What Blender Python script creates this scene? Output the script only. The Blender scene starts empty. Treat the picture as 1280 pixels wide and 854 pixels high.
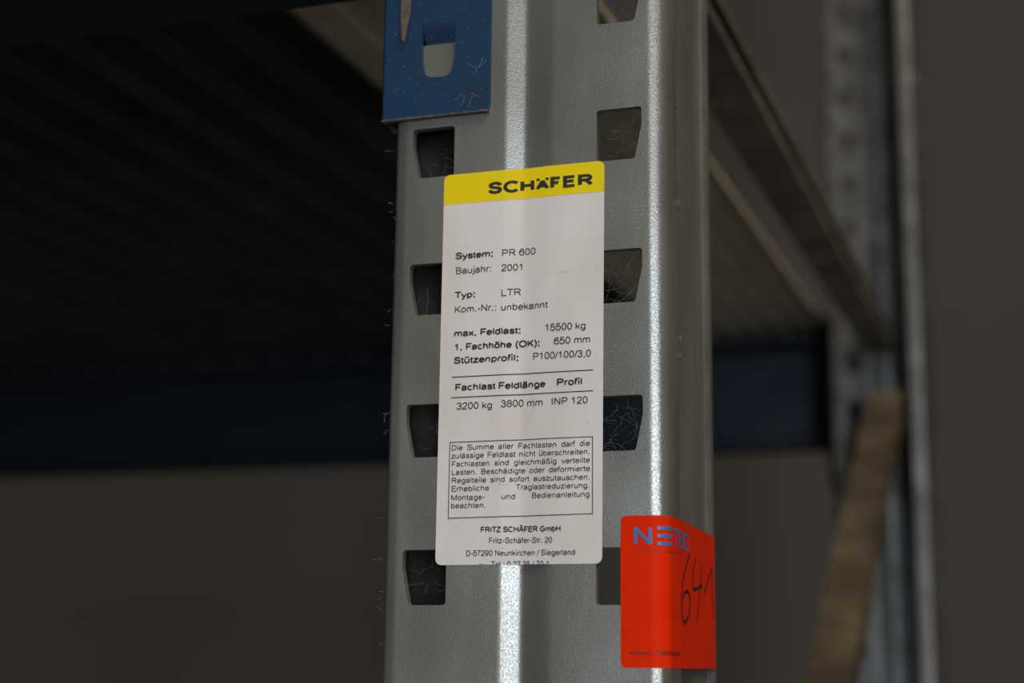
import bpy, bmesh, math, random
from mathutils import Vector, Matrix
random.seed(7)
D = bpy.data; S = bpy.context.scene; COL = S.collection
Z0 = 1.6                                   # height of the label's zero line above the floor
mm = 0.001

# ---------------------------------------------------------------- camera
cam = D.objects.new('camera', D.cameras.new('camera')); COL.objects.link(cam)
r = Vector((0.9454177, 0.3256477, 0.0117865)); u = Vector((0.0543616, -0.1932790, 0.9796367)); f = Vector((-0.3212945, 0.9255251, 0.2004321))
M = Matrix((( r.x, u.x, -f.x, .17036), (r.y, u.y, -f.y, -.50144), (r.z, u.z, -f.z, Z0 - .18828), (0, 0, 0, 1)))
cam.matrix_world = M
cam.data.sensor_width = 36; cam.data.lens = 55.83
cam.data.clip_start = .02; cam.data.clip_end = 60
cam.data.dof.use_dof = True; cam.data.dof.focus_distance = .535; cam.data.dof.aperture_fstop = 7.0
S.camera = cam

# ---------------------------------------------------------------- world, lights, exposure
W = D.worlds.new('world'); S.world = W; W.use_nodes = True
bg = W.node_tree.nodes['Background']; bg.inputs[0].default_value = (1.0, .93, .82, 1); bg.inputs[1].default_value = .075
def area(name, loc, target, sx, sy, power, col):
    l = D.lights.new(name, 'AREA'); l.shape = 'RECTANGLE'; l.size = sx; l.size_y = sy; l.energy = power; l.color = col
    o = D.objects.new(name, l); COL.objects.link(o); o.location = loc
    o.rotation_euler = (Vector(target) - Vector(loc)).to_track_quat('-Z', 'Y').to_euler(); return o
area('gate_daylight', (1.70, -4.40, 1.50), (0, 0, 1.50), .60, 2.4, 108, (.71, .82, 1.0))
area('door_daylight', (-.62, -5.4, 1.35), (0, .6, 1.55), .5, 1.7, 9, (.66, .82, 1.0))
area('warm_side_fill', (1.9, -1.6, 4.7), (0, .1, 1.5), 2.0, 1.6, 112, (1.0, .88, .68))  # added warm fill from the right to lift the post's side face
S.view_settings.view_transform = 'Standard'; S.view_settings.look = 'None'
S.view_settings.exposure = 0; S.view_settings.gamma = 1; S.view_settings.use_curve_mapping = False

# ---------------------------------------------------------------- materials
def mat(name, col, rough=.5, metal=0., var=None, vscale=40, vmap=(1, 1, 1), bump=0., bscale=900, spec=.5, rvar=0., var_pos=(.35, .7), detail=5):
    m = D.materials.new(name); m.use_nodes = True; nt = m.node_tree; n = nt.nodes; L = nt.links
    b = n['Principled BSDF']; b.inputs['Base Color'].default_value = (*col, 1); b.inputs['Roughness'].default_value = rough
    b.inputs['Metallic'].default_value = metal; b.inputs['Specular IOR Level'].default_value = spec
    tc = n.new('ShaderNodeTexCoord')
    if var:
        mp = n.new('ShaderNodeMapping'); mp.inputs['Scale'].default_value = vmap; L.new(tc.outputs['Object'], mp.inputs[0])
        no = n.new('ShaderNodeTexNoise'); no.inputs['Scale'].default_value = vscale; no.inputs['Detail'].default_value = detail; L.new(mp.outputs[0], no.inputs[0])
        rp = n.new('ShaderNodeValToRGB'); rp.color_ramp.elements[0].position = var_pos[0]; rp.color_ramp.elements[1].position = var_pos[1]
        rp.color_ramp.elements[0].color = (*var, 1); rp.color_ramp.elements[1].color = (*col, 1)
        L.new(no.outputs[0], rp.inputs[0]); L.new(rp.outputs[0], b.inputs['Base Color'])
    if bump or rvar:
        n2 = n.new('ShaderNodeTexNoise'); n2.inputs['Scale'].default_value = bscale; n2.inputs['Detail'].default_value = 3; L.new(tc.outputs['Object'], n2.inputs[0])
    if bump:
        bp = n.new('ShaderNodeBump'); bp.inputs['Strength'].default_value = bump; bp.inputs['Distance'].default_value = .0003
        L.new(n2.outputs[0], bp.inputs['Height']); L.new(bp.outputs[0], b.inputs['Normal'])
    if rvar:
        mr = n.new('ShaderNodeMapRange'); mr.inputs['From Min'].default_value = .35; mr.inputs['From Max'].default_value = .65
        mr.inputs['To Min'].default_value = rough - rvar; mr.inputs['To Max'].default_value = rough + rvar
        L.new(n2.outputs[0], mr.inputs['Value']); L.new(mr.outputs[0], b.inputs['Roughness'])
    return m

ZN = mat('galvanised_steel', (.355, .35, .305), .32, .62, var=(.25, .235, .195), vscale=38, vmap=(1, 1, .35), bump=.24, bscale=1700, rvar=.08)
ZD = mat('dusty_galvanised_steel', (.28, .26, .21), .55, .45, var=(.12, .105, .08), vscale=25, bump=.2, bscale=600)
ZR = mat('dimmed_far_steel', (.19, .185, .17), .42, .6, var=(.10, .092, .075), vscale=30)  # far post's galvanised steel, its shade painted in as a darker colour
ZI = mat('dark_steel_inside', (.085, .078, .06), .65, .3, var=(.04, .036, .03), vscale=60)  # inner faces of the near post, darker than its outside
ZB = mat('dust_covered_brace', (.115, .09, .048), .85, .1, var=(.05, .032, .018), vscale=13, bump=.2, bscale=500, var_pos=(.42, .6))
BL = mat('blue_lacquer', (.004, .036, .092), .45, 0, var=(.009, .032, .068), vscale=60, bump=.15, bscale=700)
BD = mat('dark_blue_lacquer', (.003, .008, .017), .7, 0, var=(.003, .006, .012), vscale=20)  # beams and far hook plate, a deeper blue than the near plate
RU = mat('worn_edge', (.13, .11, .09), .7, .3, var=(.05, .05, .06), vscale=400)
PAPER = mat('label_paper', (.76, .695, .63), .42, 0, var=(.67, .595, .52), vscale=45, vmap=(1, 1, .5), spec=.35, var_pos=(.3, .6))
YEL = mat('yellow_print', (.88, .64, .002), .42, 0, spec=.3)
INK = mat('black_print', (.035, .032, .03), .6, 0, spec=.2)
RED = mat('red_sticker_film', (.80, .030, .002), .38, 0, var=(.72, .022, .002), vscale=30, spec=.02)
LOGO = mat('blue_print', (.015, .19, .46), .4, 0)
MAROON = mat('dark_red_print', (.16, .012, .008), .6, 0)
FAINT = mat('faint_red_print', (.50, .02, .003), .6, 0)
MARKER = mat('marker_ink', (.012, .012, .018), .4, 0)
WEB = mat('cobweb', (.30, .29, .25), .9, 0)
DECK_SHADED = mat('shaded_sheet_deck', (.050, .047, .041), .8, 0, var=(.030, .029, .026), vscale=9)  # deck lying in shade, the darkness is painted into the colour
DECK_LIT = mat('lit_sheet_deck', (.55, .50, .38), .8, 0, var=(.40, .36, .27), vscale=12)  # deck near the post, light reaching it painted in as paler colour
WALL = mat('grey_render', (.085, .074, .066), .92, 0, var=(.076, .066, .058), vscale=1.2)
FLOORM = mat('concrete', (.20, .19, .175), .85, 0, var=(.14, .13, .12), vscale=2.5)
CEIL = mat('ceiling_sheet', (.16, .155, .15), .85)
BOLT = mat('zinc_bolt', (.5, .5, .48), .35, .9)

# ---------------------------------------------------------------- helpers
def link(name, me, m=None, parent=None, loc=None, kind=None, label=None):
    o = D.objects.new(name, me); COL.objects.link(o)
    if m and me and not me.materials: me.materials.append(m)
    if parent: o.parent = parent
    if loc: o.location = loc
    if kind: o['kind'] = kind
    if label: o['label'] = label
    return o
def finish(name, bm, angle=32, smooth=True):
    me = D.meshes.new(name); bmesh.ops.recalc_face_normals(bm, faces=bm.faces); bm.to_mesh(me); bm.free()
    if smooth:
        for p in me.polygons: p.use_smooth = True
        me.set_sharp_from_angle(angle=math.radians(angle))
    return me
def box(bm, a, b, bevel=0):
    x0, y0, z0 = a; x1, y1, z1 = b
    vs = [bm.verts.new((x, y, z)) for x in (x0, x1) for y in (y0, y1) for z in (z0, z1)]
    fs = [bm.faces.new([vs[i] for i in q]) for q in ((0, 1, 3, 2), (4, 6, 7, 5), (0, 4, 5, 1), (2, 3, 7, 6), (0, 2, 6, 4), (1, 5, 7, 3))]
    if bevel:
        bmesh.ops.bevel(bm, geom=list({e for f_ in fs for e in f_.edges}), offset=bevel, segments=2, affect='EDGES')
def boxmesh(name, a, b, bevel=0):
    bm = bmesh.new(); box(bm, a, b, bevel); return finish(name, bm)
def thing(name, label, cat, loc, group=None):
    o = D.objects.new(name, None); COL.objects.link(o); o.location = loc; o['label'] = label; o['category'] = cat
    o.empty_display_size = .05
    if group: o['group'] = group
    return o
def section(bm, pts, frame0, frame1, t=0):
    """extrude an open section (thickened by t) between two points; pts in (a,b) of each frame (origin, A, B)"""
    def off(pts):
        out = []
        for i, p in enumerate(pts):
            a = Vector(pts[max(i - 1, 0)]); c = Vector(pts[min(i + 1, len(pts) - 1)]); p = Vector(p)
            ns = []
            if i > 0: d = (p - a).normalized(); ns.append(Vector((-d.y, d.x)))
            if i < len(pts) - 1: d = (c - p).normalized(); ns.append(Vector((-d.y, d.x)))
            n = sum(ns, Vector((0, 0))).normalized(); k = 1 / max(.4, n.dot(ns[0])); out.append(p + n * t * k)
        return out
    loop = [Vector(p) for p in pts] + list(reversed(off(pts)))
    rings = []
    for (o, A, B) in (frame0, frame1):
        rings.append([bm.verts.new(Vector(o) + Vector(A) * p.x + Vector(B) * p.y) for p in loop])
    n = len(loop)
    for i in range(n): bm.faces.new((rings[0][i], rings[0][(i + 1) % n], rings[1][(i + 1) % n], rings[1][i]))
    bm.faces.new(rings[0]); bm.faces.new(list(reversed(rings[1])))

# ---------------------------------------------------------------- the hall
def structure(name, me, m): return link(name, me, m, kind='structure')
X0, X1, Y0, Y1, H = -6.0, 4.5, -6.5, 3.0, 6.0
structure('floor', boxmesh('floor', (X0, Y0, -.2), (X1, Y1, 0)), FLOORM)
structure('wall_back', boxmesh('wall_back', (X0, Y1, 0), (X1, Y1 + .2, H)), WALL)
structure('wall_left', boxmesh('wall_left', (X0 - .2, Y0, 0), (X0, Y1 + .2, H)), WALL)
structure('wall_right', boxmesh('wall_right', (X1, Y0, 0), (X1 + .2, Y1 + .2, H)), WALL)
structure('ceiling', boxmesh('ceiling', (X0 - .2, Y0, H), (X1 + .2, Y1 + .2, H + .15)), CEIL)

# ---------------------------------------------------------------- perforated upright post
def gdepth(x, d=2.4):
    t = abs(x)
    P = ((0, 1.0), (.7, .955), (1.4, .86), (6.3, .13), (7.1, .03), (8.0, 0)) if x < 0 else ((0, 1.0), (.8, .97), (1.8, .90), (9.0, .12), (10.2, .03), (11.5, 0))
    for (a, va), (b, vb) in zip(P, P[1:]):
        if t <= b: return d * (va + (vb - va) * (t - a) / (b - a))
    return 0
PITCH = 50.; TOPK, BOTK = -28, 31
def slot_poly(sgn):
    xi, xo, xb, h = 26.2, 42.1, 39.6, 18.47; c = 1.0
    P = [(xi + c, 0), (xo - c, 0), (xo - .3, -.3), (xo, -c), (xo, -6.2), (xo - .15, -7.2), (xb + .25, -h + c), (xb - .1, -h + .3), (xb - .9, -h), (xi + c, -h), (xi + .3, -h + .3), (xi, -h + c), (xi, -c), (xi + .3, -.3)]
    return [(sgn * x, z) for x, z in P]
CORNER = [(44, 0.), (44.7, .06), (45.4, .24), (46.2, .50), (47.0, .78), (47.8, 1.1), (48.5, 1.55), (49.1, 2.25), (49.6, 3.2), (49.9, 4.5), (50, 6)]
def side_profile():
    P = CORNER + [(50, 18.5), (49.4, 21), (47.4, 24.5), (45.2, 30), (44.4, 40), (46.3, 58), (46.0, 60), (43.9, 84), (44.2, 86.0), (44.5, 86.3), (45.9, 86.9), (46, 88)]
    for i in range(1, 6):
        a = math.radians(90 * i / 5); P.append((42.0 + 4 * math.cos(a), 92 + 4 * math.sin(a)))
    P.append((33, 96)); return P
def post_mesh():
    bm = bmesh.new()
    zs = [15.8 - PITCH * k for k in range(TOPK, BOTK + 2)]     # cell boundaries
    zs[-1] = -Z0 * 1000 + 6
    cols = [22.0, 16.0, 11.5, 10.2, 9.0, 5.4, 1.8, .8, 0, -.7, -1.4, -3.8, -6.3, -7.1, -8.0, -15., -22.]
    right = [(44.0, 0.)] + side_profile()[1:]
    def strip(P):
        prev = None
        for z in zs:
            row = [bm.verts.new((x * mm, y * mm, z * mm)) for x, y in P]
            if prev:
                for i in range(len(P) - 1): bm.faces.new((prev[i], prev[i + 1], row[i + 1], row[i]))
            prev = row
    strip([(x, gdepth(x)) for x in cols]); strip(right); strip([(-x, y) for x, y in right])
    for sgn in (-1, 1):
        poly = slot_poly(sgn)
        for a, b in zip(zs, zs[1:]):
            k = round((15.8 - a) / PITCH); zt = -PITCH * k
            outer = [bm.verts.new((sgn * x * mm, 0, z * mm)) for x, z in ((22, a), (44, a), (44, b), (22, b))]
            inner = [bm.verts.new((x * mm, 0, (z + zt) * mm)) for x, z in poly]
            ed = [bm.edges.new((L[i], L[(i + 1) % len(L)])) for L in (outer, inner) for i in range(len(L))]
            bmesh.ops.triangle_fill(bm, use_beauty=True, use_dissolve=False, edges=ed)
    bmesh.ops.remove_doubles(bm, verts=bm.verts, dist=1e-5)
    bmesh.ops.recalc_face_normals(bm, faces=bm.faces)
    ff = min(bm.faces, key=lambda q: q.calc_center_median().y + abs(q.calc_center_median().x - .015))
    if ff.normal.y > 0: bmesh.ops.reverse_faces(bm, faces=bm.faces)
    bmesh.ops.solidify(bm, geom=list(bm.faces), thickness=3 * mm)
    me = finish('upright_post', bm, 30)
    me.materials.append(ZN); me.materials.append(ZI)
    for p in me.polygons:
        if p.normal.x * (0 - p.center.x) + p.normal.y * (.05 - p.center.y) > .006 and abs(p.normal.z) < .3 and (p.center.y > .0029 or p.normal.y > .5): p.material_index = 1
    return me
frame = thing('rack_frame', 'galvanised steel rack upright frame with slotted posts, bearing the white load label', 'rack frame', (0, 0, 0))
PM = post_mesh(); 
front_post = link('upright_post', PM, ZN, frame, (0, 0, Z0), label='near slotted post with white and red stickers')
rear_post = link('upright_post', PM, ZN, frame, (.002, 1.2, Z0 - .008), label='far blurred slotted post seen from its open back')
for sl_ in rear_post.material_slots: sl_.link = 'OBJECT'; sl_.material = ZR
rear_post.rotation_euler = (0, 0, math.pi)
for y0 in (-.02, 1.08):
    link('base_plate', boxmesh('base_plate', (-.07, y0, 0), (.07, y0 + .14, .006), .001), ZN, frame)
# horizontal brace: lipped channel, open to the right
CH = [(.015, .0055), (.015, 0), (-.015, 0), (-.015, .022), (.015, .022), (.015, .017)]
bm = bmesh.new(); section(bm, CH, ((0, .055, Z0 + .138), (1, 0, 0), (0, 0, 1)), ((0, 1.165, Z0 + .138), (1, 0, 0), (0, 0, 1)), -.0016)
link('horizontal_brace', finish('horizontal_brace', bm), ZD, frame, label='dark channel brace running back from the near post to the far post')
def diagonal(y0, z0, y1, z1):
    a = Vector((.008, y0, z0)); b = Vector((.008, y1, z1)); d = (b - a).normalized(); up = Vector((1, 0, 0)).cross(d)
    if up.z < 0: up = -up
    bm = bmesh.new(); C = [(.015, -.017), (.015, -.022), (-.015, -.022), (-.015, 0), (.015, 0), (.015, -.005)]
    section(bm, C, (a, (1, 0, 0), up), (b, (1, 0, 0), up), .0016)
    return finish('diagonal_brace', bm)
sl = .602
link('diagonal_brace', diagonal(.07, Z0 + .068 - sl * 1.02, 1.125, Z0 + .068 + sl * .035), ZB, frame, label='brown dusty brace slanting down in front of the far post')
link('diagonal_brace', diagonal(.07, .98, 1.125, .36), ZB, frame)
def bolt(y, z):
    bm = bmesh.new(); bmesh.ops.create_cone(bm, cap_ends=True, segments=6, radius1=.008, radius2=.008, depth=.006, matrix=Matrix.Translation((0.0475, y, z)) @ Matrix.Rotation(math.pi / 2, 4, 'Y'))
    return link('bolt', finish('bolt', bm), BOLT, frame)
for y, z in ((.078, Z0 + .3), (1.125, Z0 + .42), (.078, 1.02)): bolt(y, z)

# ---------------------------------------------------------------- beams with their hook-on connectors
def ibeam_mesh(x0, x1, z, yc):
    """rolled I-section 120 high, 54 deep"""
    h, w, tw, tf = .120, .054, .0055, .0075
    P = [(-w/2, 0), (w/2, 0), (w/2, .005), (tw/2 + .004, tf + .002), (tw/2, tf + .006), (tw/2, h - tf - .006), (tw/2 + .004, h - tf - .002), (w/2, h - .005), (w/2, h), (-w/2, h), (-w/2, h - .005), (-tw/2 - .004, h - tf - .002), (-tw/2, h - tf - .006), (-tw/2, tf + .006), (-tw/2 - .004, tf + .002), (-w/2, .005)]
    bm = bmesh.new(); R = [[bm.verts.new((x, yc + a, z + b)) for a, b in P] for x in (x0, x1)]; n = len(P)
    for i in range(n): bm.faces.new((R[0][i], R[0][(i + 1) % n], R[1][(i + 1) % n], R[1][i]))
    bm.faces.new(R[0]); bm.faces.new(R[1][::-1])
    return finish('beam_body', bm)
def connector_mesh():
    """connector plate on the post face with punched hook windows, and its return round the corner; local z=0 is the slot row's zero line"""
    t = 4.0; bm = bmesh.new()
    zt, zb = 190., 4.2; xl, xr = -53.4, -12.6
    wins = []
    for k in range(0, 4):
        o = 50. * k
        if k > 3: continue
        wins.append([(x, z + o) for x, z in ((-38.9, 30.0), (-38.7, 25.0), (-38.0, 21.0), (-36.9, 19.2), (-35.0, 18.5), (-30.0, 18.3), (-28.2, 18.9), (-27.2, 20.4), (-26.3, 25.0), (-26.1, 30.0), (-26.1, 42.0), (-38.9, 42.0))])
    outer = [(xl, zt), (xr, zt), (xr, zb + 1.5), (xr - .5, zb + .5), (xr - 1.5, zb), (xl, zb)]
    ed = []
    for L in [outer] + wins:
        v = [bm.verts.new((x * mm, 0, z * mm)) for x, z in L]
        ed += [bm.edges.new((v[i], v[(i + 1) % len(v)])) for i in range(len(v))]
    bmesh.ops.triangle_fill(bm, use_beauty=True, use_dissolve=False, edges=ed)
    # the return along the post's left side
    a = [bm.verts.new((x * mm, y * mm, z * mm)) for x, y, z in ((xl, 0, zb), (xl - 1.0, 1.2, zb), (xl - 1.2, 4, zb), (xl - 1.2, 50, zb), (xl - 1.2, 50, zt), (xl - 1.2, 4, zt), (xl - 1.0, 1.2, zt), (xl, 0, zt))]
    for i in range(3): bm.faces.new((a[i], a[i + 1], a[6 - i], a[7 - i]))
    bmesh.ops.remove_doubles(bm, verts=bm.verts, dist=2e-5)
    bmesh.ops.recalc_face_normals(bm, faces=bm.faces)
    ff = max(bm.faces, key=lambda q: q.calc_area() * (abs(q.normal.y) > .9))
    if ff.normal.y > 0: bmesh.ops.reverse_faces(bm, faces=bm.faces)
    bmesh.ops.solidify(bm, geom=list(bm.faces), thickness=1.8 * mm)
    me = finish('connector_plate', bm, 30)
    return me
def tab_mesh():
    """pressed hook tongue: leaves the plate at the window's top and dips into the post slot"""
    bm = bmesh.new(); rows = [(42.2, 0.), (40.5, .15), (38.5, .8), (35.5, 2.4), (32.5, 4.4), (30.4, 5.6)]
    xs = [-38.8, -35, -30, -26.2]; g = [[bm.verts.new((x * mm, y * mm, z * mm)) for x in xs] for z, y in rows]
    for i in range(len(rows) - 1):
        for j in range(3): bm.faces.new((g[i][j], g[i][j + 1], g[i + 1][j + 1], g[i + 1][j]))
    bmesh.ops.recalc_face_normals(bm, faces=bm.faces)
    if list(bm.faces)[0].normal.y > 0: bmesh.ops.reverse_faces(bm, faces=bm.faces)
    bmesh.ops.solidify(bm, geom=list(bm.faces), thickness=1.4 * mm)
    return finish('hook_tab', bm)
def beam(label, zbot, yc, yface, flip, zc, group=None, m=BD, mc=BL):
    t = thing('rack_beam', label, 'rack beam', (-.057, yc, zbot))
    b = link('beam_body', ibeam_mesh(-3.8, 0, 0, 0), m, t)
    CM = connector_mesh(); TM = tab_mesh()
    c = link('connector_plate', CM, mc, t, label='blue hook plate on the post face')
    sy = -1 if flip else 1
    c.location = (.057, yface - yc, zc - zbot); c.scale = (1, sy, 1)
    for k in range(4):
        h = link('hook_tab', TM, mc, c, (0, 0, .05 * k))
    return t, c
FB, FC = beam('near blue beam with scratched hook plate on the labelled post', Z0 + .060, -.012, -.0018, False, Z0)
link('worn_rim', (lambda bm: (box(bm, (-.0538, -.0004, .0034), (-.0131, .0022, .0042)), finish('worn_rim', bm))[1])(bmesh.new()), RU, FC, label='bare worn lower rim')
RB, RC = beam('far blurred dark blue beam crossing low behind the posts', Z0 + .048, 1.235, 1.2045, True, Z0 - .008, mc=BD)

# ---------------------------------------------------------------- deck sheets lying on the beams
def trapezoid_sheet(x0, x1, pitch, h, zb, ya=-.035, yb=1.262, flat=.42):
    bm = bmesh.new(); P = []; x = x0
    n = max(1, round((x1 - x0) / pitch)); p = (x1 - x0) / n
    for i in range(n):
        a = x0 + i * p; P += [(a, zb), (a + p * flat, zb), (a + p * .5, zb + h), (a + p * .92, zb + h)]
    P.append((x1, zb))
    lo = [[bm.verts.new((x, y, z)) for x, z in P] for y in (ya, yb)]
    for i in range(len(P) - 1): bm.faces.new((lo[0][i], lo[0][i + 1], lo[1][i + 1], lo[1][i]))
    bmesh.ops.recalc_face_normals(bm, faces=bm.faces); bmesh.ops.solidify(bm, geom=list(bm.faces), thickness=.001)
    return finish('deck', bm, 20)
zd = Z0 + .181
def deck(name, label, x0, x1, pitch, h, m, group=None):
    cx = (x0 + x1) / 2
    o = link(name, trapezoid_sheet(x0 - cx, x1 - cx, pitch, h, 0), m, None, (cx, 0, zd)); o['label'] = label; o['category'] = 'deck sheet'
    if group: o['group'] = group
    link('added_gap_strip', boxmesh('added_gap_strip', (x0 - cx, 1.258, -.012), (x1 - cx, 1.2605, h + .004)), DECK_SHADED, o)  # dark strip added so no bright wall shows through the rib gaps
    return o
deck('deck_sheet', 'lit ribbed deck sheet nearest the labelled post, on the beams', -.203, -.064, .030, .006, DECK_LIT)
deck('deck_strip', 'narrow flat lit strip between the lit and the shaded deck sheets', -.231, -.208, .023, .002, DECK_LIT)
e = -.236; names = ['shaded ribbed deck sheet beside the narrow lit strip', 'second shaded ribbed deck sheet from the narrow lit strip', 'third shaded ribbed deck sheet, farthest left']
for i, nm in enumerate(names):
    w = .60; deck('deck_sheet', nm, e - w, e, .055, .018, DECK_SHADED, 'shaded ribbed deck sheets'); e -= w + .003

# ---------------------------------------------------------------- print helpers
def surf_front(s, lift, k=1.0):                  # the label follows the groove a little less deeply than the steel
    return Vector((s * mm, (gdepth(s, 2.4 * k) - lift) * mm, 0))
RP = [(34, 0.)] + CORNER + [(50.05, 18.5), (49.8, 22), (46.2, 89), (46.0, 93.5)]
RC_ = [0.]
for (a, b), (c, d) in zip(RP, RP[1:]): RC_.append(RC_[-1] + math.hypot(c - a, d - b))
def surf_side(s, lift):                          # s = X on the front, then runs round the corner and back
    q = s - 34; i = 0
    while i < len(RP) - 2 and q > RC_[i + 1]: i += 1
    (a, b), (c, d) = RP[i], RP[i + 1]; L = RC_[i + 1] - RC_[i]; t = (q - RC_[i]) / L
    n = Vector(((d - b) / L, -(c - a) / L))
    return Vector(((a + (c - a) * t + n.x * lift) * mm, (b + (d - b) * t + n.y * lift) * mm, 0))
CUT_F = [x * .7 for x in range(-12, 13)]
CUT_S = [44 + i * .9 for i in range(0, 13)] + [63, 66, 69, 71, 74, 80, 90, 100, 110, 120, 130]
def wrap(bm, kind, lift, cuts):
    for c in cuts:
        bmesh.ops.bisect_plane(bm, geom=list(bm.verts) + list(bm.edges) + list(bm.faces), plane_co=(c, 0, 0), plane_no=(1, 0, 0), dist=1e-4)
    for v in bm.verts:
        up_ = lift + v.co.y; p = (surf_front(v.co.x, up_, .32) if kind == 'f' else surf_side(v.co.x, up_)); v.co = Vector((p.x, p.y, v.co.z * mm))
def poly2d(bm, pts):
    f_ = bm.faces.new([bm.verts.new((x, 0, z)) for x, z in pts]); return f_
def rrect(x0, x1, z0, z1, rad, corners='all', n=6):
    P = []
    for cx, cz, a0, key in ((x1 - rad, z1 - rad, 0, 'tr'), (x0 + rad, z1 - rad, 90, 'tl'), (x0 + rad, z0 + rad, 180, 'bl'), (x1 - rad, z0 + rad, 270, 'br')):
        if corners == 'all' or key in corners:
            P += [(cx + rad * math.cos(math.radians(a0 + 90 * i / n)), cz + rad * math.sin(math.radians(a0 + 90 * i / n))) for i in range(n + 1)]
        else: P.append((x1 if 'r' in key else x0, z1 if 't' in key else z0))
    return P
def stroke(bm, pts, w): ribbon(bm, pts, w)
def arc(cx, cy, rx, ry, a0, a1, n=12):
    return [(cx + rx * math.cos(math.radians(a0 + (a1 - a0) * i / n)), cy + ry * math.sin(math.radians(a0 + (a1 - a0) * i / n))) for i in range(n + 1)]
def oval(cx, cy, rx, ry): return arc(cx, cy, rx, ry, 0, 360, 18)
X_ = .69
def stem_n(x): return [(x, .42), (x + .05, .58), (x + .15, .67), (x + .27, .69), (x + .38, .66), (x + .45, .57), (x + .47, .43), (x + .47, 0)]
SIX = [(.65, .77), (.6, .92), (.48, .995), (.36, .99), (.2, .88), (.12, .7), (.09, .47), (.1, .28), (.17, .1), (.28, .01), (.4, 0), (.54, .03), (.65, .15), (.67, .32), (.63, .5), (.53, .61), (.4, .64), (.25, .6), (.13, .48)]
TAIL5 = [(.53, .02), (.36, 0), (.2, .03), (.11, .13), (.08, .26)]
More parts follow.
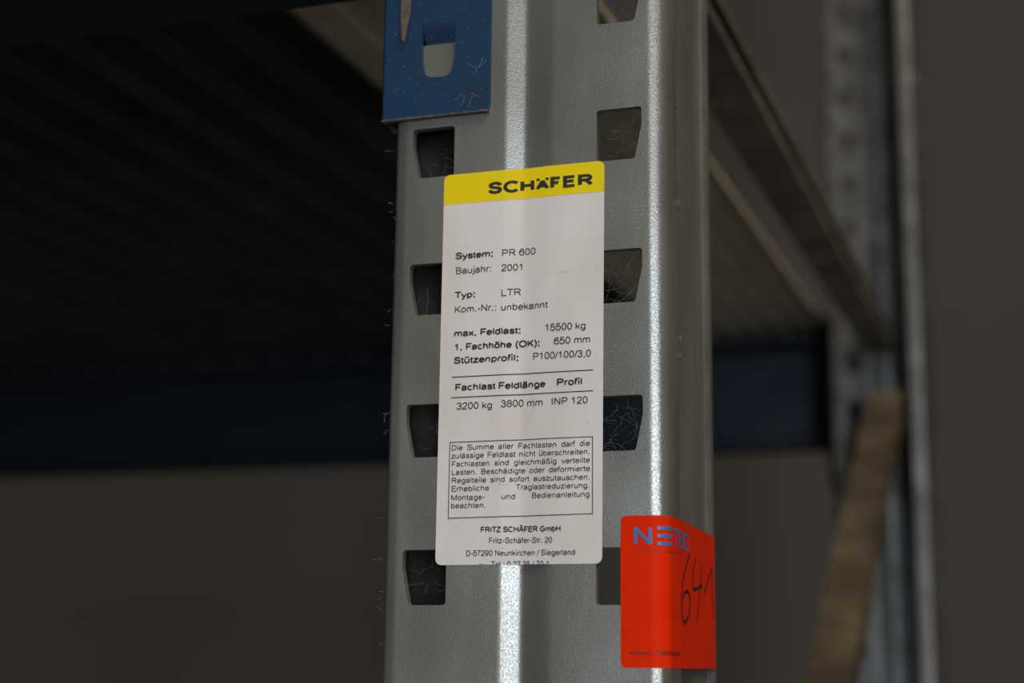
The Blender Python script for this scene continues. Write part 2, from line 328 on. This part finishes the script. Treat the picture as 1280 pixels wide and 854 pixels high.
# sans-serif letters as centre lines: advance, strokes (cap height 1), dots
G = {
'A': (.93, [[(.05, 0), (.465, 1), (.88, 0)], [(.2, .34), (.73, .34)]]),
'B': (.93, [[(.16, 0), (.16, 1), (.5, 1)] + arc(.5, .765, .25, .235, 90, -90, 8) + [(.16, .53)], [(.5, .53)] + arc(.52, .265, .28, .265, 90, -90, 8) + [(.16, 0)]]),
'C': (1.01, [arc(.53, .5, .42, .5, 42, 318, 18)]), 'D': (1.01, [[(.16, 0), (.16, 1), (.42, 1)] + arc(.45, .5, .43, .5, 80, -80, 12) + [(.42, 0), (.16, 0)]]),
'E': (.93, [[(.85, 1), (.16, 1), (.16, 0), (.87, 0)], [(.16, .53), (.8, .53)]]), 'F': (.85, [[(.8, 1), (.16, 1), (.16, 0)], [(.16, .5), (.7, .5)]]),
'G': (1.09, [arc(.54, .5, .43, .5, 42, 322, 18) + [(.92, .16), (.92, .46), (.56, .46)]]), 'H': (1.01, [[(.16, 0), (.16, 1)], [(.85, 0), (.85, 1)], [(.16, .53), (.85, .53)]]),
'I': (.39, [[(.19, 0), (.19, 1)]]), 'K': (.93, [[(.16, 0), (.16, 1)], [(.82, 1), (.16, .33)], [(.38, .56), (.86, 0)]]), 'L': (.78, [[(.15, 1), (.15, 0), (.72, 0)]]),
'M': (1.16, [[(.15, 0), (.15, 1), (.58, .02), (1.01, 1), (1.01, 0)]]), 'N': (1.01, [[(.16, 0), (.16, 1), (.85, 0), (.85, 1)]]), 'O': (1.09, [oval(.545, .5, .44, .5)]),
'P': (.93, [[(.16, 0), (.16, 1), (.52, 1)] + arc(.54, .735, .28, .265, 90, -90, 8) + [(.16, .47)]]),
'R': (1.01, [[(.16, 0), (.16, 1), (.58, 1)] + arc(.6, .755, .25, .245, 90, -90, 8) + [(.16, .51)], [(.5, .5), (.63, .4), (.91, 0)]]),
'S': (.93, [[(.80, .73), (.76, .87), (.63, .97), (.46, 1), (.28, .96), (.17, .86), (.15, .74), (.2, .63), (.32, .56), (.5, .51), (.68, .45), (.79, .36), (.81, .24), (.75, .1), (.62, .02), (.47, 0), (.28, .03), (.16, .13), (.11, .30)]]),
'T': (.85, [[(.03, 1), (.82, 1)], [(.425, 1), (.425, 0)]]),
'U': (1.01, [[(.16, 1), (.16, .35), (.22, .12), (.36, .01), (.5, 0), (.65, .01), (.79, .12), (.85, .35), (.85, 1)]]),
'Z': (.85, [[(.08, 1), (.76, 1), (.05, 0), (.79, 0)]]),
'0': (.777, [oval(.385, .5, .28, .5)]), '1': (.777, [[(.15, .74), (.3, .83), (.43, 1), (.43, 0)]]),
'2': (.777, [[(.11, .7), (.13, .83), (.22, .95), (.37, 1), (.53, .97), (.64, .87), (.66, .74), (.62, .6), (.5, .45), (.28, .25), (.13, .1), (.09, 0), (.68, 0)]]),
'3': (.777, [[(.1, .75), (.15, .9), (.25, .98), (.38, 1), (.52, .97), (.61, .87), (.62, .76), (.57, .62), (.46, .55), (.3, .535)], [(.3, .535), (.5, .51), (.64, .42), (.67, .28), (.64, .12)] + TAIL5]),
'5': (.777, [[(.63, 1), (.2, 1), (.13, .5), (.22, .59), (.37, .64), (.53, .6), (.65, .48), (.67, .33), (.64, .14)] + TAIL5]),
'6': (.777, [SIX]), '9': (.777, [[(.76 - x, 1 - y) for x, y in SIX]]), '7': (.777, [[(.08, 1), (.68, 1), (.5, .75), (.37, .45), (.3, .2), (.28, 0)]]),
'8': (.777, [oval(.385, .77, .24, .23), oval(.385, .27, .29, .27)]),
'a': (.777, [[(.11, .49), (.17, .62), (.27, .68), (.4, .69), (.54, .66), (.6, .57), (.61, .45), (.61, .12), (.66, 0)], [(.61, .42), (.45, .38), (.25, .34), (.13, .27), (.1, .17), (.14, .05), (.24, 0), (.36, 0), (.5, .05), (.6, .17)]]),
'b': (.777, [[(.13, 1), (.13, 0)], oval(.39, .345, .26, .345)]), 'c': (.7, [arc(.37, .345, .27, .345, 45, 315)]), 'd': (.777, [[(.64, 1), (.64, 0)], oval(.38, .345, .26, .345)]),
'e': (.777, [[(.1, .37), (.67, .37)] + arc(.385, .345, .285, .345, 8, 322, 16)]), 'f': (.39, [[(.15, 0), (.15, .82), (.18, .94), (.26, 1), (.38, .99)], [(.02, .69), (.36, .69)]]),
'g': (.777, [oval(.38, .345, .26, .345), [(.64, .69), (.64, -.05), (.6, -.2), (.5, -.27), (.38, -.29), (.22, -.26), (.13, -.15)]]),
'h': (.777, [[(.14, 1), (.14, 0)], stem_n(.14)]), 'i': (.31, [[(.155, .69), (.155, 0)]], [(.155, 1)]), 'j': (.31, [[(.17, .69), (.17, -.1), (.13, -.24), (.04, -.29), (-.02, -.28)]], [(.17, 1)]),
'k': (.7, [[(.12, 1), (.12, 0)], [(.6, .69), (.12, .23)], [(.3, .4), (.64, 0)]]), 'l': (.31, [[(.155, 1), (.155, 0)]]),
'm': (1.16, [[(.13, .69), (.13, 0)]] + [[(x, .44), (x + .05, .59), (x + .14, .67), (x + .24, .69), (x + .35, .66), (x + .41, .57), (x + .44, .43), (x + .44, 0)] for x in (.13, .57)]),
'n': (.777, [[(.14, .69), (.14, 0)], stem_n(.14)]), 'o': (.777, [oval(.385, .345, .285, .345)]), 'p': (.777, [[(.13, .69), (.13, -.29)], oval(.39, .345, .26, .345)]),
'r': (.465, [[(.13, .69), (.13, 0)], [(.13, .4), (.18, .58), (.27, .68), (.37, .69), (.44, .66)]]),
's': (.7, [[(.58, .49), (.53, .62), (.44, .68), (.32, .69), (.17, .64), (.13, .51), (.2, .41), (.35, .36), (.5, .31), (.6, .2), (.57, .08), (.46, .01), (.33, 0), (.17, .04), (.09, .2)]]),
't': (.39, [[(.17, .9), (.17, .13), (.21, .03), (.35, .01)], [(.02, .69), (.35, .69)]]), 'u': (.777, [[(.13, .69), (.13, .25), (.16, .1), (.25, .01), (.37, 0), (.5, .04), (.6, .14), (.63, .3)], [(.63, .69), (.63, 0)]]),
'v': (.7, [[(.05, .69), (.35, 0), (.65, .69)]]), 'w': (1.01, [[(.04, .69), (.26, 0), (.505, .69), (.75, 0), (.97, .69)]]), 'x': (.7, [[(.05, .69), (.65, 0)], [(.62, .69), (.04, 0)]]),
'y': (.7, [[(.05, .69), (.35, .02)], [(.65, .69), (.33, -.08), (.25, -.24), (.16, -.29), (.07, -.28)]]), 'z': (.7, [[(.08, .69), (.6, .69), (.06, 0), (.64, 0)]]),
'ß': (.85, [[(.13, 0), (.13, .72), (.18, .91), (.3, 1), (.42, 1), (.55, .93), (.58, .8), (.52, .7), (.42, .6), (.42, .5), (.52, .42), (.68, .32), (.72, .2), (.66, .06), (.54, 0), (.42, .02), (.33, .08)]]),
'.': (.39, [], [(.19, 0)]), ',': (.39, [[(.2, -.02), (.15, -.2)]], [(.19, 0)]), ':': (.39, [], [(.19, 0), (.19, .66)]), '-': (.465, [[(.06, .36), (.4, .36)]]), '/': (.39, [[(0, -.03), (.39, 1.03)]]),
'(': (.465, [[(.38, 1.05), (.24, .83), (.16, .58), (.14, .37), (.16, .15), (.24, -.08), (.38, -.3)]]), ')': (.465, [[(.08, 1.05), (.22, .83), (.3, .58), (.32, .37), (.3, .15), (.22, -.08), (.08, -.3)]]), ' ': (.39, []),
}
for k_, b_ in (('ä', 'a'), ('ö', 'o'), ('ü', 'u')): G[k_] = (G[b_][0], G[b_][1], [(.25, .95), (.52, .95)])
G['Ä'] = (G['A'][0], G['A'][1], [(.33, 1.22), (.6, 1.22)])
LAYER = [0]                                      # overlapping pen lines lie a hair above one another
def ribbon(bm, P, w):
    """a pen line of constant width, mitred at its bends and split at hairpins"""
    P = [Vector(p) for p in P]; P = [p for i, p in enumerate(P) if i == 0 or (p - P[i - 1]).length > 1e-5]
    for i in range(1, len(P) - 1):
        d0 = (P[i] - P[i - 1]).normalized(); d1 = (P[i + 1] - P[i]).normalized()
        if d0.dot(d1) < -.25:
            ribbon(bm, P[:i] + [P[i] + d0 * w * .12], w); ribbon(bm, [P[i] - d1 * w * .12] + P[i + 1:], w); return
    LAYER[0] = (LAYER[0] + 1) % 24; ly = LAYER[0] * .003
    closed = (P[0] - P[-1]).length < 1e-4
    if closed: P = P[:-1]
    n = len(P); L = []; R_ = []
    for i in range(n):
        a = P[i - 1] if (i > 0 or closed) else None; c = P[(i + 1) % n] if (i < n - 1 or closed) else None
        d0 = (P[i] - a).normalized() if a is not None else None; d1 = (c - P[i]).normalized() if c is not None else None
        n0 = Vector((-d0.y, d0.x)) if d0 else None; n1 = Vector((-d1.y, d1.x)) if d1 else None
        q = n0 or n1
        if n0 and n1:
            s = n0 + n1
            q = s.normalized() / max(.42, s.normalized().dot(n0)) if s.length > 1e-3 else n0
        e = Vector((0, 0))
        L.append(P[i] + q * w / 2); R_.append(P[i] - q * w / 2)
    lv = [bm.verts.new((p.x, ly + i * .0005, p.y)) for i, p in enumerate(L)]; rv = [bm.verts.new((p.x, ly + i * .0005, p.y)) for i, p in enumerate(R_)]
    for i in range(n if closed else n - 1):
        j = (i + 1) % n
        try: bm.faces.new((lv[i], rv[i], rv[j], lv[j]))
        except ValueError: pass
def text_width(txt, space=None): return sum((space if (c == ' ' and space is not None) else G[c][0]) for c in txt)
def text_bm(bm, txt, x0, x1, z, cap, bold=0., clip=None, kx=None):
    """txt between x0 and x1 with its baseline at z; kx given: letters keep that width and the spaces take up the rest"""
    w = (.138 + bold) * cap; t = bmesh.new(); sp = G[' '][0]
    if kx: 
        ns = txt.count(' '); 
        if ns: sp = ((x1 - x0) / kx - text_width(txt, 0) + .14) / ns
        else: kx = (x1 - x0) / (text_width(txt) - .14)
    else: kx = (x1 - x0) / (text_width(txt) - .14)
    x = x0 - .07 * kx; hs = cap - w
    for ch in txt:
        g = G[ch]
        for st_ in g[1]: ribbon(t, [(x + a * kx, z + w / 2 + b * hs) for a, b in st_], w)
        for a, b in (g[2] if len(g) > 2 else []):
            h = w * .58; cx, cz = x + a * kx, z + w / 2 + b * hs
            t.faces.new([t.verts.new(v) for v in ((cx - h, 0, cz - h), (cx + h, 0, cz - h), (cx + h, 0, cz + h), (cx - h, 0, cz + h))])
        x += sp * kx if ch == ' ' else g[0] * kx
    if clip is not None:
        bmesh.ops.bisect_plane(t, geom=list(t.verts) + list(t.edges) + list(t.faces), plane_co=(0, 0, clip), plane_no=(0, 0, -1), clear_outer=True)
    m2 = D.meshes.new('t'); t.to_mesh(m2); t.free(); bm.from_mesh(m2); D.meshes.remove(m2)
def glyph(bm, ch, x0, x1, z, cap, w):
    """one wide heavy letter filling a box"""
    P = G[ch][1]; a = min(p[0] for s_ in P for p in s_); b = max(p[0] for s_ in P for p in s_); k = 1.38; t = bmesh.new()
    x0 /= k; x1 /= k; pad = w / 2
    for s_ in P: ribbon(t, [(x0 + pad + (p[0] - a) / (b - a) * (x1 - x0 - 2 * pad), z + w / 2 + p[1] * (cap - w)) for p in s_], w)
    for v in t.verts: v.co.x *= k
    m2 = D.meshes.new('t'); t.to_mesh(m2); t.free(); bm.from_mesh(m2); D.meshes.remove(m2)

# ---------------------------------------------------------------- white load label
def film(name, pts, kind, lift, thick, cuts, m, parent, label=None):
    bm = bmesh.new(); poly2d(bm, pts); wrap(bm, kind, lift, cuts)
    bmesh.ops.triangulate(bm, faces=list(bm.faces))
    me = D.meshes.new(name); bm.normal_update(); 
    bm.to_mesh(me); bm.free()
    for p in me.polygons: p.use_smooth = True
    return link(name, me, m, parent, label=label)
LX0, LX1, LZ0, LZ1 = -29.75, 29.0, -155.2, -18.3
def label_pts(z0, z1, corners): return [(x + (z - LZ1) / 137 * (.35 if x < 0 else .75), z) for x, z in rrect(LX0, LX1, z0, z1, 2.2, corners)]
FCUT = [i * .7 for i in range(-12, 13)] + [-20, 20]
lab = film('load_label', label_pts(LZ0, LZ1, 'all'), 'f', .12, 0, FCUT, PAPER, front_post, label='white printed load label with yellow header')
lab.parent = frame; lab.location = (0, 0, Z0)
film('yellow_header', label_pts(-29.2, LZ1, ('tr', 'tl')), 'f', .19, 0, FCUT, YEL, lab)
# header lettering, one glyph after another
bm = bmesh.new(); kx = 38.29 / 703
def ux(v): return -13.16 + (v - 322) * kx
for ch, a, b, cap in (('S', 322, 418, 4.45), ('C', 425, 530, 4.45), ('H', 537, 632, 4.35), ('A', 640, 735, 3.75), ('F', 741, 817, 4.3), ('E', 826, 915, 4.25), ('R', 924, 1025, 4.2)):
    glyph(bm, ch, ux(a), ux(b), -26.75, cap, 1.04)
for a in (646, 708): poly2d(bm, [(ux(a), -23.35), (ux(a + 22), -23.35), (ux(a + 22), -22.45), (ux(a), -22.45)])
wrap(bm, 'f', .25, CUT_F); link('header_lettering', finish('header_lettering', bm, smooth=False), INK, lab)
ROWS = [("System:", 1, -24.71, -10.98, -49.35), ("PR 600", 0, -7.69, 4.31, -49.5), ("Baujahr:", 0, -24.66, -11.46, -54.65), ("2001", 0, -7.72, 0.03, -54.8),
 ("Typ:", 1, -24.70, -17.32, -63.4), ("LTR", 0, -7.74, -0.86, -63.6), ("Kom.-Nr.:", 0, -24.77, -9.47, -68.5), ("unbekannt", 0, -7.73, 8.92, -68.7),
 ("max. Feldlast:", 1, -24.72, -0.82, -77.0), ("15500 kg", 0, 8.13, 22.47, -76.8), ("1. Fachhöhe (OK):", 1, -24.62, 6.19, -81.85), ("650 mm", 0, 11.45, 24.15, -81.6),
 ("Stützenprofil:", 1, -24.64, -1.45, -86.5), ("P100/100/3,0", 0, 3.79, 24.33, -86.45), ("Fachlast", 1, -24.04, -9.53, -95.98), ("Feldlänge", 1, -8.21, 8.28, -96.05),
 ("Profil", 1, 12.50, 21.30, -95.85), ("3200 kg", 0, -23.27, -10.53, -102.5), ("3800 mm", 0, -7.26, 7.49, -102.3), ("INP 120", 0, 10.58, 23.26, -102.25)]
bm = bmesh.new()
for t_, b_, a, c, z in ROWS: text_bm(bm, t_, a, c, z, 2.5, .068 if b_ else .0)
wrap(bm, 'f', .2, CUT_F); link('data_lettering', finish('data_lettering', bm, smooth=False), INK, lab)
NOTE = [("Die Summe aller Fachlasten darf die", -24.93, 24.08, -116.53), ("zulässige Feldlast nicht überschreiten.", -24.88, 24.08, -119.3), ("Fachlasten sind gleichmäßig verteilte", -24.82, 24.09, -122.1),
 ("Lasten. Beschädigte oder deformierte", -24.76, 24.09, -124.9), ("Regalteile sind sofort auszutauschen.", -24.70, 24.10, -127.7), ("Erhebliche", -24.71, -11.21, -130.52), ("Traglastreduzierung.", -1.76, 23.98, -130.45),
 ("Montage-", -24.78, -12.64, -133.5), ("und", -6.70, -2.06, -133.5), ("Bedienanleitung", 3.87, 23.98, -133.37), ("beachten.", -24.73, -12.26, -136.24)]
bm = bmesh.new()
KN = 48.9 / (text_width(NOTE[1][0]) - .14) * .985   # one letter width for the whole justified paragraph
for t_, a, c, z in NOTE: text_bm(bm, t_, a, c, z, 1.95, 0., kx=KN)
wrap(bm, 'f', .2, CUT_F); link('note_lettering', finish('note_lettering', bm, smooth=False), INK, lab)
bm = bmesh.new()
text_bm(bm, "FRITZ SCHÄFER GmbH", -13.86, 14.06, -144.5, 1.95, .06); text_bm(bm, "Fritz-Schäfer-Str. 20", -10.94, 11.17, -148.2, 1.95, 0.)
text_bm(bm, "D-57290 Neunkirchen / Siegerland", -19.0, 19.1, -152.3, 1.95, 0.); text_bm(bm, "Tel.: 0 27 35 / 70-1", -9.95, 10.32, -156.0, 1.95, 0., clip=-155.2)
stroke(bm, [(-14.3, -155.0), (-12.6, -155.0)], .14)
wrap(bm, 'f', .2, CUT_F); link('address_lettering', finish('address_lettering', bm, smooth=False), INK, lab)
bm = bmesh.new(); stroke(bm, [(-25.35, -91.1), (25.1, -91.0)], .34); stroke(bm, [(-25.45, -98.25), (25.1, -98.05)], .34)
wrap(bm, 'f', .2, CUT_F); link('ruled_lines', finish('ruled_lines', bm, smooth=False), INK, lab)
bm = bmesh.new(); stroke(bm, [(-25.62, -113.7), (24.98, -113.45), (25.02, -138.95), (-25.68, -139.5), (-25.62, -113.7)], .28)
wrap(bm, 'f', .2, CUT_F); link('text_border', finish('text_border', bm, smooth=False), INK, lab)

# ---------------------------------------------------------------- red sticker wrapped round the corner
SC = CUT_S
red = film('red_sticker', rrect(34.5, 138, -188.3, -139.8, 1.6, ('tl', 'bl')), 's', .15, 0, SC, RED, frame, label='red sticker folded round the post corner, handwritten 641')
red.location = (0, 0, Z0)
bm = bmesh.new(); w = 1.05; zt, zb = -143.9, -148.9; zm = (zt + zb) / 2
stroke(bm, [(39.5, zb), (39.5, zt), (44.4, zb), (44.4, zt)], w)
for z in (zt, zm, zb): stroke(bm, [(46.7, z), (53.0, z)], w)
stroke(bm, [(54.8, zt), (61.4, zt)], w); stroke(bm, [(58.1, zt), (58.1, zb)], w)
stroke(bm, [(63.4, zb), (63.4, zt), (67.6, zt), (68.6, zt - .9), (68.6, zm + .5), (67.8, zm), (63.4, zm)], w); stroke(bm, [(67.8, zm), (68.8, zm - .7), (68.8, zb + .8), (67.8, zb), (63.4, zb)], w)
stroke(bm, [(71.2, zt), (71.2, zb)], w)
stroke(bm, [(73.8, zb), (73.8, zt), (78.4, zt), (80.0, zt - 1.3), (80.0, zb + 1.3), (78.4, zb), (73.8, zb)], w)
wrap(bm, 's', .21, SC); link('logo_lettering', finish('logo_lettering', bm, smooth=False), LOGO, red)
bm = bmesh.new(); text_bm(bm, "INDUSTRIE-AUKTIONEN", 39.0, 66.0, -151.6, 1.1); wrap(bm, 's', .21, SC); link('faint_lettering', finish('faint_lettering', bm, smooth=False), FAINT, red)
bm = bmesh.new(); text_bm(bm, "www.", 37.6, 44.9, -184.4, 1.9, .05); text_bm(bm, "netbid.com", 45.6, 63.5, -184.4, 1.9, .05); wrap(bm, 's', .21, SC); link('address_lettering', finish('address_lettering', bm, smooth=False), MAROON, red)
bm = bmesh.new()
def smooth_pts(P, n=4):
    out = []
    for i in range(len(P) - 1):
        p0, p1, p2, p3 = P[max(i - 1, 0)], P[i], P[i + 1], P[min(i + 2, len(P) - 1)]
        for j in range(n):
            t = j / n; out.append(tuple(.5 * ((2 * p1[k]) + (-p0[k] + p2[k]) * t + (2 * p0[k] - 5 * p1[k] + 4 * p2[k] - p3[k]) * t * t + (-p0[k] + 3 * p1[k] - 3 * p2[k] + p3[k]) * t ** 3) for k in (0, 1)))
    return out + [P[-1]]
for P in ([(82.7, -150.1), (75.2, -154.9), (69.3, -160.1), (66.2, -165.4), (66.2, -169.8), (69.6, -173.0), (74.1, -172.9), (80.3, -170.1), (83.4, -165.4), (78.6, -162.8), (71.7, -163.7), (68.6, -166.0)],
          [(95.5, -150.4), (90.7, -154.7), (88.6, -159.5), (91.0, -161.5), (108.6, -159.3)], [(109.3, -150.8), (107.2, -155.3), (103.4, -160.7), (100.0, -167.1), (96.5, -172.2)]):
    stroke(bm, smooth_pts(P), 1.15)
stroke(bm, [(113.4, -161.8), (122.4, -156.9), (132.6, -151.1)], 1.2); stroke(bm, smooth_pts([(132.6, -151.1), (131.3, -156.4), (132.0, -162.6), (134.0, -169.9)]), 1.2)
wrap(bm, 's', .22, SC); link('handwritten_number', finish('handwritten_number', bm, smooth=False), MARKER, red)

# ---------------------------------------------------------------- cobwebs and lint
def web(name, strands, rad, parent, label):
    cu = D.curves.new(name, 'CURVE'); cu.dimensions = '3D'; cu.bevel_depth = rad; cu.bevel_resolution = 0
    for P in strands:
        sp = cu.splines.new('POLY'); sp.points.add(len(P) - 1)
        for q, p in zip(sp.points, P): q.co = (p[0] * mm, p[1] * mm, p[2] * mm, 1)
    o = D.objects.new('t', cu); COL.objects.link(o); bpy.context.view_layer.update()
    me = D.meshes.new_from_object(o.evaluated_get(bpy.context.evaluated_depsgraph_get())); D.objects.remove(o)
    me.materials.clear(); o = link(name, me, WEB, parent, (0, 0, Z0), kind='stuff', label=label); return o
def strand(p, L, n=7, d=None, flat=0.):
    d = d or Vector((random.uniform(-1, 1), random.uniform(-.4, .4) * (1 - flat), random.uniform(-1, 1))).normalized(); out = [Vector(p)]
    for i in range(n): d = (d + Vector((random.uniform(-.6, .6), random.uniform(-.3, .3) * (1 - flat), random.uniform(-.6, .6)))).normalized(); out.append(out[-1] + d * L / n)
    return out
st = []
for k, cnt in ((-1, 6), (0, 7), (1, 22), (2, 34), (3, 5)):
    for i in range(cnt): st.append(strand((random.uniform(27, 41), random.uniform(2, 12), -50 * k - random.uniform(2, 18)), random.uniform(4, 14)))
for k, cnt in ((0, 5), (1, 5), (2, 7), (3, 8)):
    for i in range(cnt): st.append(strand((-random.uniform(27, 41), random.uniform(3, 12), -50 * k - random.uniform(3, 18)), random.uniform(4, 12)))
web('cobweb', st, .00003, frame, 'grey cobweb threads in the slots')
st = []
for z in range(60, -230, -1):
    if random.random() < (.9 if -5 < z < 45 else .38):
        st.append(strand((-50.3 - random.uniform(0, .8), random.uniform(2, 18), z + random.random()), random.uniform(1, 3.6), 5, Vector((-1, 0, random.uniform(-1, 1))).normalized()))
for i in range(26): st.append(strand((random.uniform(-48, 49), -.35, random.uniform(-215, 50)), random.uniform(1, 4), 6, flat=1) if i % 2 else strand((random.uniform(27, 45), -.3, random.uniform(-22, 45)), random.uniform(.6, 2.5), 5, flat=1))
web('lint', st, .00004, frame, 'fine lint clinging to the post edge')
# lint and bright flecks on the blue hook plate
st = [strand((random.uniform(-52, -14), -3.8, random.uniform(6, 48)), random.uniform(.3, .8), 3, flat=1) for i in range(60)]
st += [strand((-18 + random.uniform(-3, 3), -3.85, 18 + random.uniform(-2, 2)), 4, 6, flat=1) for i in range(4)] + [strand((-20 + random.uniform(-2, 2), -3.85, 10 + random.uniform(-1.5, 1.5)), 4, 6, flat=1) for i in range(4)]
o = web('lint', st, .00005, FB, 'white flecks of lint on the hook plate'); o.location = Vector((0, 0, Z0)) - Vector(FB.location)
# paint scratch on the plate's left side and dirt specks on the steel
def flecks(name, pts, m, parent, y, loc):
    bm = bmesh.new()
    for x, z, rx, rz in pts:
        n = 7; ph = random.random() * 6
        poly = [(x + rx * (.7 + .5 * random.random()) * math.cos(ph + i * 6.283 / n), z + rz * (.7 + .5 * random.random()) * math.sin(ph + i * 6.283 / n)) for i in range(n)]
        bm.faces.new([bm.verts.new((a * mm, y * mm, b * mm)) for a, b in poly])
    o = link(name, finish(name, bm, smooth=False), m, parent, loc, kind='stuff'); return o
SCR = mat('bare_metal_scratch', (.20, .13, .08), .6, .3, var=(.1, .08, .06), vscale=300)
bm = bmesh.new(); bm.faces.new([bm.verts.new((x * mm, -3.65 * mm, z * mm)) for x, z in ((-46.8, 60), (-42.6, 60), (-42.8, 44), (-43.9, 38), (-45.0, 32), (-46.0, 33.5), (-46.6, 40))])
o = link('scratch', finish('scratch', bm, smooth=False), SCR, FC, (0, .0018, 0)); 
DIRT = mat('dirt_specks', (.10, .075, .05), .9)
flecks('dirt_specks', [(random.choice((random.uniform(-47, 28), random.uniform(28, 33))), random.uniform(-225, 55), *(2 * [random.uniform(.06, .22)])) for i in range(110)], DIRT, frame, -.06, (0, 0, Z0))
bm = bmesh.new()
for y, z, a, b in ((19.5, -30, .9, 2.0), (20.5, -78, .7, 1.6), (20, -84, .5, 1.2), (20, 6, .4, .6), (60, -122, 1.6, 1.2)):
    bmesh.ops.create_icosphere(bm, subdivisions=2, radius=1, matrix=Matrix.Translation(((50.1 if y < 30 else 45.3) * mm, y * mm, z * mm)) @ Matrix.Diagonal((.6 * mm, a * mm, b * mm, 1)))
link('dirt_lumps', finish('dirt_lumps', bm), DIRT, frame, (0, 0, Z0), kind='stuff')
